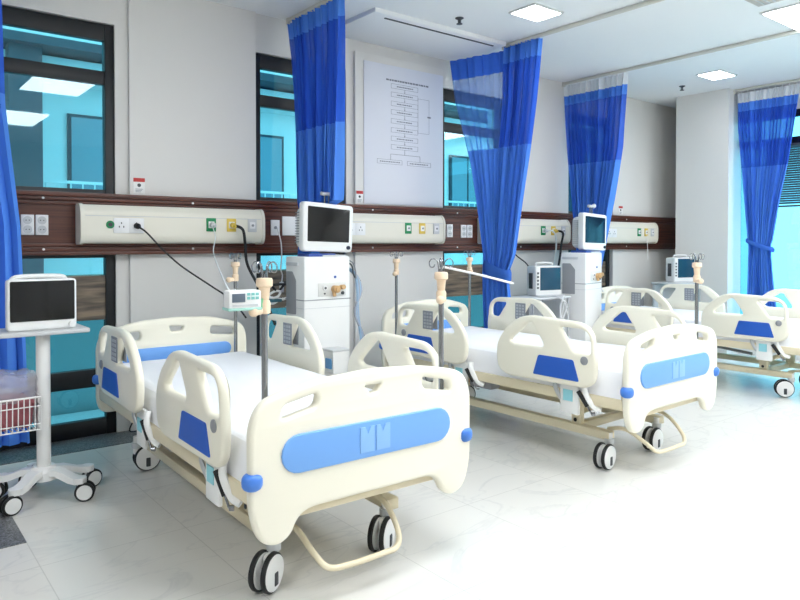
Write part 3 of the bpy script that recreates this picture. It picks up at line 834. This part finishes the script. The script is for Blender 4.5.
for b, x, y, rz, l in ((bedA, -.398, -1.01, .2, 'drip stand rising at the near left corner of the nearest bed, pump clamped on it'),
                       (bedA, .415, -1.01, .6, 'drip stand at the right foot corner of the nearest bed'),
                       (bedA, .36, .97, .1, 'drip stand at the head end of the nearest bed, behind the pump'),
                       (bedB, -.40, .97, .1, 'drip stand at the left head corner of the middle bed'),
                       (bedB, .40, .97, .4, 'drip stand at the right head corner of the middle bed, beside the curtain'),
                       (bedB, .415, -1.01, .3, 'drip stand at the right foot corner of the middle bed')):
    d = ds0 if n_ == 0 else copy_tree(ds0); n_ += 1
    d.location = local(b, x, y); d.location.z = -.008; d.rotation_euler.z = rz+(0 if b is bedA else .4)
    tag(d, l, 'drip stand', 'drip stands on the beds')

# infusion pump on the first stand
px, py, _ = local(bedA, -.398, -1.01)
pm = empty('infusion_pump', (px, py, 1.07), -.12, 'small white infusion pump with pale green keys clamped to the front drip stand', 'infusion pump')
o = MB().box((-.165, -.045, .004), (-.028, .035, .082), WHITEP, .01)
o.box((-.168, -.048, .0), (-.026, .038, .012), mat('pump_mint', (170, 216, 204), .5), .004)
o.build('housing', pm)
MB().box((-.152, -.0475, .035), (-.098, -.0445, .07), mat('lcd_grey', (92, 104, 118), .3), .001).build('display', pm)
k_ = MB()
for a in range(3):
    for b in range(2): k_.box((-.090+a*.018, -.0475, .045+b*.016), (-.077+a*.018, -.0445, .056+b*.016), mat('key_mint', (132, 200, 196), .5))
k_.box((-.15, -.0475, .018), (-.045, -.0445, .026), LGREY)
k_.build('keypad', pm)
MB().box((-.036, -.02, .0), (-.012, .02, .045), mat('pump_clamp', (120, 190, 140), .5), .004).build('clamp', pm)

pm.scale = (.84, .84, .84)
# ------------------------------------------------------------------ ventilators
def ventilator(scr):
    r = empty('ventilator')
    w, d = .38, .26           # front face at y=-d/2
    b = MB()
    b.box((-w/2, -d/2, .14), (w/2, d/2, 1.205), WHITEP, .012)
    b.build('cabinet', r)
    g = MB()
    # grey recess on the left flank
    pl = fillet([(-.02, .80), (d/2-.015, .80), (d/2-.015, 1.10), (.03, 1.10), (-.02, 1.04)], .01)
    g.panel(pl, [], .006, .002, GREYP, MYZ(-w/2-.001)); g.build('side_recess', r)
    MB().box((-w/2-.008, -.05, 1.14), (-w/2+.004, .115, 1.165), LGREY, .004).build('side_grip', r)
    MB().box((-w/2-.003, -d/2-.003, .90), (w/2+.003, d/2, .906), GREYP).box((-w/2-.003, -d/2-.003, .845), (w/2+.003, d/2, .848), LGREY).build('seam', r)
    q = MB().box((-.08, -d/2-.006, .925), (.15, -d/2, 1.02), mat('port_plate', (226, 226, 222), .4), .004)
    q.build('port_plate', r)
    MB().cyl((-.03, -d/2-.004, .985), (-.03, -d/2-.02, .985), .017, WHITEP).cyl((-.03, -d/2-.02, .985), (-.03, -d/2-.022, .985), .009, DGREY).build('port', r)
    MB().cyl((.12, -d/2-.004, .945), (.12, -d/2-.015, .945), .012, DGREY).build('port', r)
    MB().cyl((-.03, -d/2-.004, .945), (-.03, -d/2-.012, .945), .006, DGREY).build('port', r)
    q = MB().cyl((.05, -d/2-.004, .975), (.05, -d/2-.05, .975), .026, BRASS).cyl((.05, -d/2-.05, .975), (.05, -d/2-.06, .975), .016, BRASS)
    q.cyl((.105, -d/2-.004, .985), (.105, -d/2-.05, .99), .017, BRASS).cyl((.04, -d/2-.01, .98), (.04, -d/2-.03, .925), .013, BRASS)
    lab(q.build('valve', r), 'stained brass valve')
    MB().cyl((.06, -d/2-.001, 1.06), (.06, -d/2-.006, 1.06), .009, mat('logo_blue', (60, 90, 170), .5)).build('button', r)
    # top blue pedestal + screen
    MB().box((-.14, -.11, 1.20), (.08, .05, 1.225), mat('pedestal_blue', (40, 76, 160), .4), .004).box((-.03, -.12, 1.205), (.17, .04, 1.215), LGREY, .003).build('pedestal', r)
    s = empty('screen_head', (-.02, -.10, 1.235), 0); s.parent = r
    h = MB().panel(fillet([(-.205, .0), (.205, .0), (.21, .325), (-.21, .335)], .03), [], .06, .012, WHITEP, MXZ(0))
    h.rbox((-.185, .01, .02), (.165, .12, .30), .04, WHITEP, 8)
    for i in range(12): h.box((-.192, .03, .06+i*.018), (-.183, .1, .066+i*.018), GREYP)
    h.build('casing', s)
    MB().panel(fillet([(-.172, .068), (.172, .068), (.174, .295), (-.174, .305)], .006), [], .006, .001, scr, MXZ(-.0305)).build('display', s)
    MB().cyl((.165, -.03, .032), (.165, -.042, .032), .013, mat('knob_navy', (26, 34, 62), .3)).build('knob', s)
    c = MB().cyl((.0, .03, .33), (.0, .03, .40), .006, CHROME).cyl((.035, .03, .33), (.035, .03, .39), .005, CHROME)
    c.cyl((-.03, .03, .4), (.06, .03, .40), .013, LGREY).ball((.07, .03, .405), .02, WHITEP)
    c.build('hose_arm_clip', s)
    bs = MB()
    for sx in (-1, 1): bs.box((sx*.18-.03, -.25, .09), (sx*.18+.03, .22, .145), LGREY, .01)
    bs.box((-.2, -.1, .09), (.2, .1, .16), LGREY, .01); bs.build('base', r)
    for x, y in ((-.18, -.22), (.18, -.22), (-.18, .19), (.18, .19)):
        c = empty('castor', (x, y, 0), .4); c.parent = r
        MB().cyl((0, 0, .07), (0, 0, .1), .012, LGREY).box((-.01, -.012, .05), (.03, .012, .08), LGREY, .004).build('fork', c)
        MB().lathe([(.0, -.02), (.034, -.02), (.04, -.014), (.04, .014), (.034, .02), (.0, .02)], (.02, 0, .04), (0, 1, 0), BLACK).build('wheel', c)
    return r
vA = ventilator(SCREEN); vA.location = (2.60, -.615, 0)
tag(vA, 'tall white ventilator cabinet with black-screened head between the nearest and middle beds', 'ventilator', 'ventilators')
# hanging clear hose bundle and the small box on its front
hb_ = MB()
for i in range(4):
    o_ = .008*i
    hb_.tube([(.19+o_, -.03, 1.13), (.25+o_, -.10, 1.08-.01*i), (.255+o_*1.4, -.13, .95), (.25-o_, -.14, .8), (.27+o_, -.15, .62), (.24+o_, -.2, .5)], .011, FILM if i % 2 else see_through('hose_blue', (.85, .92, 1), (170, 200, 226), .5, .3), n=8)
lab(hb_.build('hose_bundle', vA), 'clear pale blue hoses hanging at the right side')
MB().tube([(.16, -.1, 1.17), (.21, -.12, 1.14), (.225, -.12, 1.08), (.24, -.12, 1.05)], .006, DGREY).tube([(.16, -.08, 1.19), (.23, -.1, 1.16), (.245, -.12, 1.10), (.25, -.12, 1.04)], .005, GREYP).build('hose_clip', vA)
bx = MB().poly([(-.03, -.25, .40), (.07, -.25, .40), (.07, -.13, .40), (-.03, -.13, .40), (-.045, -.265, .55), (.085, -.265, .55), (.085, -.13, .55), (-.045, -.13, .55)],
               [(0, 1, 2, 3), (4, 5, 6, 7), (0, 1, 5, 4), (1, 2, 6, 5), (2, 3, 7, 6), (3, 0, 4, 7)], WHITEP)
bx.box((-.05, -.27, .55), (.09, -.13, .565), LGREY, .003).box((-.048, -.24, .43), (-.036, -.17, .5), mat('box_blue', (90, 150, 200), .5), .003)
lab(bx.build('accessory_box', vA), 'small white tapered box on the lower front')
vB = ventilator(SCREENN); vB.location = (5.69, -.60, 0); vB.rotation_euler.z = .2
tag(vB, 'tall white ventilator cabinet with navy-screened head behind the middle bed', 'ventilator', 'ventilators')
for c in children(vA):
    if c.name.startswith('screen_head'): c.rotation_euler = (0, .03, .05); c.location.x = .03; c.location.y = -.06; c.location.z = 1.237; c.scale = (1.04, 1, 1.04)
for c in children(vB):
    if c.name.startswith('screen_head'): c.rotation_euler = (0, .02, -.17); c.location = (.13, -.05, 1.225); c.scale = (.98, 1.1, 1.12)
dr = MB().tube([(.16, .03, 1.2), (.235, -.02, 1.17), (.24, -.04, 1.05), (.235, -.04, .8), (.225, -.03, .6)], .028, BLACK, n=10).tube([(.18, .0, 1.2), (.28, -.04, 1.08), (.285, -.05, .9), (.33, -.08, .8)], .008, CORDW)
lab(dr.build('hose_bundle', vB), 'thick black hose hanging at the right side')

# ------------------------------------------------------------------ bedside monitors
def small_monitor(label, loc, rz):
    r = empty('patient_monitor', loc, rz, label, 'patient monitor', 'small bedside monitors')
    MB().rbox((-.165, -.03, .0), (.15, .12, .29), .02, WHITEP, 8).box((-.15, -.035, .0), (.155, .1, .012), LGREY, .004).build('casing', r)
    MB().box((-.115, -.034, .055), (.135, -.028, .275), SCREENB, .003).build('display', r)
    k = MB()
    for i in range(5): k.box((-.15, -.034, .07+i*.035), (-.132, -.028, .09+i*.035), DGREY, .002)
    k.build('keys', r)
    MB().box((-.175, .02, .07), (-.163, .07, .22), DGREY, .003).build('side_module', r)
    MB().tube([(-.1, .05, .285), (-.09, .05, .315), (.08, .05, .315), (.09, .05, .285)], .008, WHITEP).build('handle', r)
    return r
small_monitor('small white bedside monitor with teal screen on the trolley left of the second ventilator', (5.25, -.53, .79), -.2)
small_monitor('small white bedside monitor with grey-blue screen beside the white pillar', (7.63, -.60, .84), -.28)
def mon_trolley(x, y, z, w, d, label):
    r = empty('equipment_trolley', (x, y, 0), 0, label, 'trolley', 'equipment trolleys')
    MB().box((-w/2, -d/2, z-.02), (w/2, d/2, z), LGREY, .006).build('top_shelf', r)
    MB().box((-w/2, -d/2, z-.42), (w/2, d/2, z-.40), LGREY, .006).build('lower_shelf', r)
    for a in (-1, 1):
        for b in (-1, 1):
            MB().cyl((a*(w/2-.02), b*(d/2-.02), .06), (a*(w/2-.02), b*(d/2-.02), z-.01), .011, ALU).build('leg', r)
            MB().lathe([(0, -.012), (.03, -.012), (.032, -.006), (.032, .006), (.03, .012), (0, .012)], (a*(w/2-.02), b*(d/2-.02), .032), (1, 0, 0), BLACK).build('wheel', r)
    MB().box((-w/2+.03, d/2-.03, z-.40), (w/2-.03, d/2-.02, z-.03), mat('trolley_back', (214, 216, 220), .5), .003).build('back_panel', r)
    return r
mon_trolley(5.14, -.50, .79, .55, .36, 'grey trolley under the small monitor left of the second ventilator')
mon_trolley(7.57, -.55, .84, .5, .36, 'grey trolley carrying the small monitor beside the white pillar')
# leads on the trolley
ld = MB()
for i in range(5):
    rd = random.Random(i*3+1)
    ld.tube([(5.2+.03*i, -.60, .797), (5.2+.03*i, -.67, .80)]+[(5.22+rd.uniform(-.03, .12), -.715, .79-.1*j+rd.uniform(-.03, .03)) if j % 2 else (5.20+rd.uniform(0, .14), -.72, .77-.1*j) for j in range(4)], .005, CORDW, n=6)
tag(ld.build('lead_bundle'), 'tangle of white leads hanging in front of the trolley left of the second ventilator', 'cable')

# ------------------------------------------------------------------ left monitor trolley
ct = empty('monitor_trolley', (.745, -.97, 0), 0, 'white wheeled stand with wire basket and five castors at the left edge', 'trolley')
MB().cyl((0, 0, .12), (0, 0, .84), .033, WHITEP, n=28).build('pole', ct)
MB().panel(fillet([(-.225, -.10), (.205, -.10), (.205, .17), (-.225, .17)], .02), [], .022, .006, LGREY, Matrix.Translation((0, 0, .85))).build('shelf', ct)
bs = MB()
bs.lathe([(.0, .165), (.05, .165), (.07, .14), (.075, .10), (.0, .10)], (0, 0, 0), (0, 0, 1), WHITEP)
ANG = [math.radians(a) for a in (-128, -60, 5, 82, 155)]
ANG = [math.radians(a) for a in (-136, -52, 3, 92, 145)]
for a in ANG:
    R = Matrix.Rotation(a, 4, 'Z')
    prof = [(.02, .155, .04), (.10, .15, .036), (.165, .125, .034), (.21, .118, .032)]
    vs = []; fs = []
    for (x, z, w_) in prof:
        vs += [(x, -w_, z-.03), (x, w_, z-.03), (x, w_*.8, z), (x, -w_*.8, z)]
    for i in range(3):
        for k in range(4): fs.append((i*4+k, i*4+(k+1) % 4, i*4+4+(k+1) % 4, i*4+4+k))
    fs += [(0, 1, 2, 3), (12, 13, 14, 15)]
    bs.poly(vs, fs, WHITEP, R)
    bs.lathe([(0, .0), (.033, .0), (.033, -.028), (0, -.028)], (.21*math.cos(a), .21*math.sin(a), .12), (0, 0, 1), WHITEP)
bs.build('star_base', ct, 30)
for i, a in enumerate(ANG):
    c = empty('castor', (.21*math.cos(a), .21*math.sin(a), 0), [3.4, -.35, .3, 2.9, 2.6][i]); c.parent = ct
    MB().cyl((0, 0, .06), (0, 0, .1), .01, GREYP).box((-.012, -.008, .045), (.035, .008, .088), WHITEP, .005).build('fork', c)
    for s in (-1, 1):
        MB().lathe([(.03, s*.008), (.044, s*.009), (.0475, s*.014), (.0475, s*.024), (.044, s*.028), (.038, s*.029)], (.025, 0, .0475), (0, 1, 0), BLACK)\
            .lathe([(0, s*.01), (.038, s*.01), (.037, s*.031), (.0, s*.033)], (.025, 0, .0475), (0, 1, 0), WHITEP).build('wheel', c)
bk = MB(); xa, xb, ya, yb, za, zb = -.35, -.028, -.075, .17, .37, .535
wr = .0028
ring = lambda z, e: [(xa-e, ya-e, z), (xb+e*.0, ya-e, z), (xb+e*.0, yb+e, z), (xa-e, yb+e, z)]
for z, e, rr in ((zb, .012, .005), (zb-.045, .008, wr), (za+.03, .004, wr), (za, 0, .0035)):
    q = ring(z, e)
    for i in range(4): bk.cyl(q[i], q[(i+1) % 4], rr, WHITEP, n=8)
nx, ny = 13, 9
for i in range(nx+1):
    x = xa+(xb-xa)*i/nx
    for y, e in ((ya, -.012), (yb, .012)): bk.cyl((x, y, za), (x, y+e, zb), wr, WHITEP, n=6)
    bk.cyl((x, ya, za), (x, yb, za), wr, WHITEP, n=6)
for i in range(ny+1):
    y = ya+(yb-ya)*i/ny
    for x, e in ((xa, -.012), (xb, .0)): bk.cyl((x, y, za), (x+e, y, zb), wr, WHITEP, n=6)
bk.build('wire_basket', ct)
# bag in the basket
def crump(amp, sc, seed):
    def f(p):
        n = noise.noise_vector(V((p.x*sc+seed, p.y*sc, p.z*sc))); m2 = noise.noise_vector(V((p.x*sc*3, p.y*sc*3+seed, p.z*sc*3)))
        return p+n*amp+m2*amp*.4
    return f
bg = empty('plastic_bag', (.745, -.97, .38), 0, 'crumpled pink bag and clear plastic wrap filling the wire basket', 'plastic bag')
MB().rbox((-.335, -.055, 0), (-.05, .15, .15), .03, mat('bag_pink', (160, 88, 96), .4, var=.6, vscale=14), 12, crump(.014, 11, 2)).build('pink_contents', bg, 20)
MB().rbox((-.345, -.06, .11), (-.035, .16, .27), .04, FILM, 14, crump(.022, 12, 5)).build('clear_film', bg, 20)

# monitor on the trolley
mo = empty('patient_monitor', (.738, -.98, .861), 0, 'white patient monitor with large black screen on the left trolley shelf', 'patient monitor')
MB().panel(fillet([(-.158, 0), (.158, 0), (.158, .258), (-.158, .258)], .02), [], .07, .01, WHITEP, MXZ(0)).rbox((-.14, .02, .01), (.14, .12, .235), .03, WHITEP, 8).build('casing', mo)
MB().panel(fillet([(-.147, .048), (.147, .048), (.147, .248), (-.147, .248)], .008), [], .006, .001, SCREEN, MXZ(-.0355)).build('display', mo)
MB().cyl((.132, -.034, .024), (.132, -.05, .024), .014, WHITEP).build('knob', mo)
MB().tube([(-.13, .03, .245), (-.10, .03, .268), (.09, .03, .268), (.12, .03, .245)], .012, WHITEP, n=12).build('handle', mo)

# ------------------------------------------------------------------ cables
def cable(name, pts, r, m, label, plug=None, pm_=None):
    o = empty(name, pts[0], 0, label, 'cable')
    p0 = V(pts[0])
    MB().tube([V(p)-p0 for p in pts], r, m, n=8).build('cord', o)
    if plug: MB().cyl((0, .0, 0), (0, -.03, -.004), .019, pm_ or BLACK).cyl((0, -.03, -.004), (.006, -.045, -.012), .010, pm_ or BLACK).build('plug', o)
    return o
cable('power_cable', [(1.472, -.157, 1.415), (1.52, -.21, 1.37), (1.62, -.22, 1.26), (1.76, -.2, 1.14), (1.95, -.25, 1.0), (2.06, -.35, .9), (2.12, -.45, .78)], .006, CORD,
      'black mains cable hanging from the plug in the first bedhead unit', True)
cable('oxygen_tube', [(1.995, -.168, 1.43), (2.01, -.25, 1.36), (1.96, -.5, 1.2), (1.78, -1.1, 1.0), (1.45, -1.9, 1.0), (1.1, -2.55, 1.09), (.955, -2.68, 1.145)][0:1]+[(1.98, -.26, 1.34), (1.862, -.5, 1.24), (1.60, -1.2, 1.14), (1.29, -2.0, 1.09), (1.06, -2.58, 1.12), (1.005, -2.665, 1.142)], .0035, TUBE,
      'thin white tube from the first green outlet across to the infusion pump', True, LGREY)
cable('supply_hose', [(2.15, -.168, 1.43), (2.2, -.23, 1.4), (2.225, -.22, 1.3), (2.25, -.2, 1.15), (2.31, -.24, 1.0), (2.36, -.3, .85), (2.4, -.35, .7)], .011, CORD,
      'thick black hose from the yellow outlet towards the first ventilator', True, YELLOW)
cc = cable('call_cord', [(2.585, -.042, 1.42), (2.585, -.1, 1.3), (2.59, -.1, 1.18), (2.57, -.12, 1.1), (2.585, -.12, 1.05), (2.58, -.11, .98)], .005, CORDW, 'white nurse call cord hanging right of the first bedhead unit')
MB().rbox((-.02, -.085, -.50), (.012, -.06, -.42), .008, WHITEP, 4).build('call_button', cc)
cable('power_cable', [(5.15, -.157, 1.415), (5.05, -.2, 1.32), (5.08, -.25, 1.2), (5.12, -.36, 1.11), (5.14, -.40, 1.05)], .006, CORD, 'thin black cable going down to the small monitor left of the second ventilator', True)
cable('supply_hose', [(5.80, -.168, 1.43), (5.86, -.23, 1.41), (5.88, -.2, 1.3), (5.84, -.2, 1.1), (5.72, -.25, .9)], .012, CORD, 'black hose curving from the yellow outlet of the third bedhead unit', True, YELLOW)
cable('oxygen_tube', [(5.636, -.168, 1.43), (5.72, -.22, 1.42), (5.79, -.2, 1.3), (5.76, -.21, 1.15), (5.7, -.22, 1.0)], .008, TUBE, 'white tube from the green outlet of the third bedhead unit', True, LGREY)
cable('pull_cord', [(7.56, -.168, 1.40), (7.57, -.17, 1.2), (7.57, -.175, 1.1)], .003, CORDW, 'thin white cord hanging below the bedhead unit by the pillar')
# stacked tubing next to the first ventilator
tb = MB()
for i in range(6):
    rd = random.Random(i+40)
    tb.tube([(2.28+rd.uniform(-.03, .03)+.05*j, -.42+rd.uniform(-.05, .04), .98+.03*rd.uniform(-1, 1)-.04*(i % 3)) for j in range(4)], .009, CORDW if i % 3 else BLACK, n=8)
tag(tb.build('hose_tangle'), 'tangle of white and black hoses left of the first ventilator', 'hoses')
sh = empty('side_trolley', (2.285, -.36, 0), 0, 'small dark teal trolley left of the first ventilator carrying the hoses', 'trolley')
MB().box((-.1, -.12, .88), (.1, .12, .90), mat('teal_dark', (50, 96, 110), .5), .004).build('top_shelf', sh)
MB().cyl((0, 0, .05), (0, 0, .88), .014, ALU).build('post', sh)
MB().lathe([(0, .0), (.11, .0), (.11, .02), (.03, .05), (0, .05)], (0, 0, 0), (0, 0, 1), LGREY).build('foot', sh)
# infusion rod across the middle drip stand
tag(MB().tube([(0, 0, 0), (.16, -.05, -.035), (.34, -.1, -.08)], .005, CORDW, n=8).build('infusion_line'), 'thin white line reaching right from the hooks of the right foot-corner stand', 'infusion line').location = (1.95, -2.66, 1.20)

# ------------------------------------------------------------------ outside the windows
FAC = mat('far_facade', (226, 232, 232), .8, var=.08, vscale=1.2)
STONE = mat('far_parapet', (124, 108, 94), .9, var=.5, vscale=4)
DARKF = mat('far_dark', (58, 70, 80), .7)
ob = empty('building', (0, 9, -3), 0, 'pale building across the gap seen through the tinted windows', 'building')
MB().box((-8, 0, 0), (24, 4, 14), FAC).build('facade', ob)
fl = MB()
for z in (4.55, 7.2): fl.box((-8, -.7, z), (24, 0, z+.35), FAC, .02)
fl.build('floor_slab', ob)
for i in range(9):
    x = -6.5+i*3.2
    MB().box((x, -.06, 5.1), (x+1.3, .0, 6.7), DARKF).box((x+.06, -.08, 5.16), (x+.62, -.05, 6.64), mat('far_glass', (110, 150, 165), .2)).box((x+.68, -.08, 5.16), (x+1.24, -.05, 6.64), MATS['far_glass']).build('far_window', ob)
MB().box((-8, -1.2, 7.6), (24, 0, 7.75), DARKF).build('eave', ob)
cl = MB().box((2.0, -1.0, 0), (2.5, -.6, 7.6), DARKF).box((9.8, -1.0, 0), (10.3, -.6, 7.6), DARKF).box((16.8, -1.0, 0), (17.4, -.6, 7.6), DARKF); cl.build('downpipe_column', ob)
ra = MB().box((-8, -.72, 5.35), (24, -.68, 5.4), FAC)
for i in range(120): ra.cyl((-8+i*.2, -.7, 4.9), (-8+i*.2, -.7, 5.36), .015, FAC, n=5)
ra.build('railing', ob)
pw = empty('parapet', (0, 1.9, 0), 0, 'rough brown parapet band just outside the windows', 'parapet')
MB().box((-6, 0, .78), (8.7, .25, 1.0), STONE, .01).build('coping', pw)
MB().box((-6, .05, -2.8), (8.7, .25, .78), mat('far_wall_teal', (150, 176, 180), .8)).build('wall', pw)
tag(MB().box((-8, .3, -.35), (8.6, 1.9, -.25), mat('ledge', (196, 204, 204), .8)).build('ledge'), 'pale concrete ledge outside the windows', 'ledge')
tag(MB().box((-30, -30, -3.2), (60, 30, -3.0), mat('street', (216, 222, 222), .9)).build('street_ground'), 'pale ground far below outside the windows', 'ground')
tag(MB().box((8.75, -9, -.25), (14, 1.8, -.12), mat('terrace', (232, 236, 236), .8)).build('terrace'), 'bright terrace outside the right-hand window', 'terrace')

# ------------------------------------------------------------------ daylight
w = bpy.data.worlds.new('world'); S.world = w; w.use_nodes = True
bgn = w.node_tree.nodes['Background']; bgn.inputs[0].default_value = (.86, .95, 1, 1); bgn.inputs[1].default_value = 2.1

S.view_settings.view_transform = 'Standard'; S.view_settings.look = 'None'
S.view_settings.gamma = 1; S.view_settings.use_curve_mapping = False
S.view_settings.exposure = .47
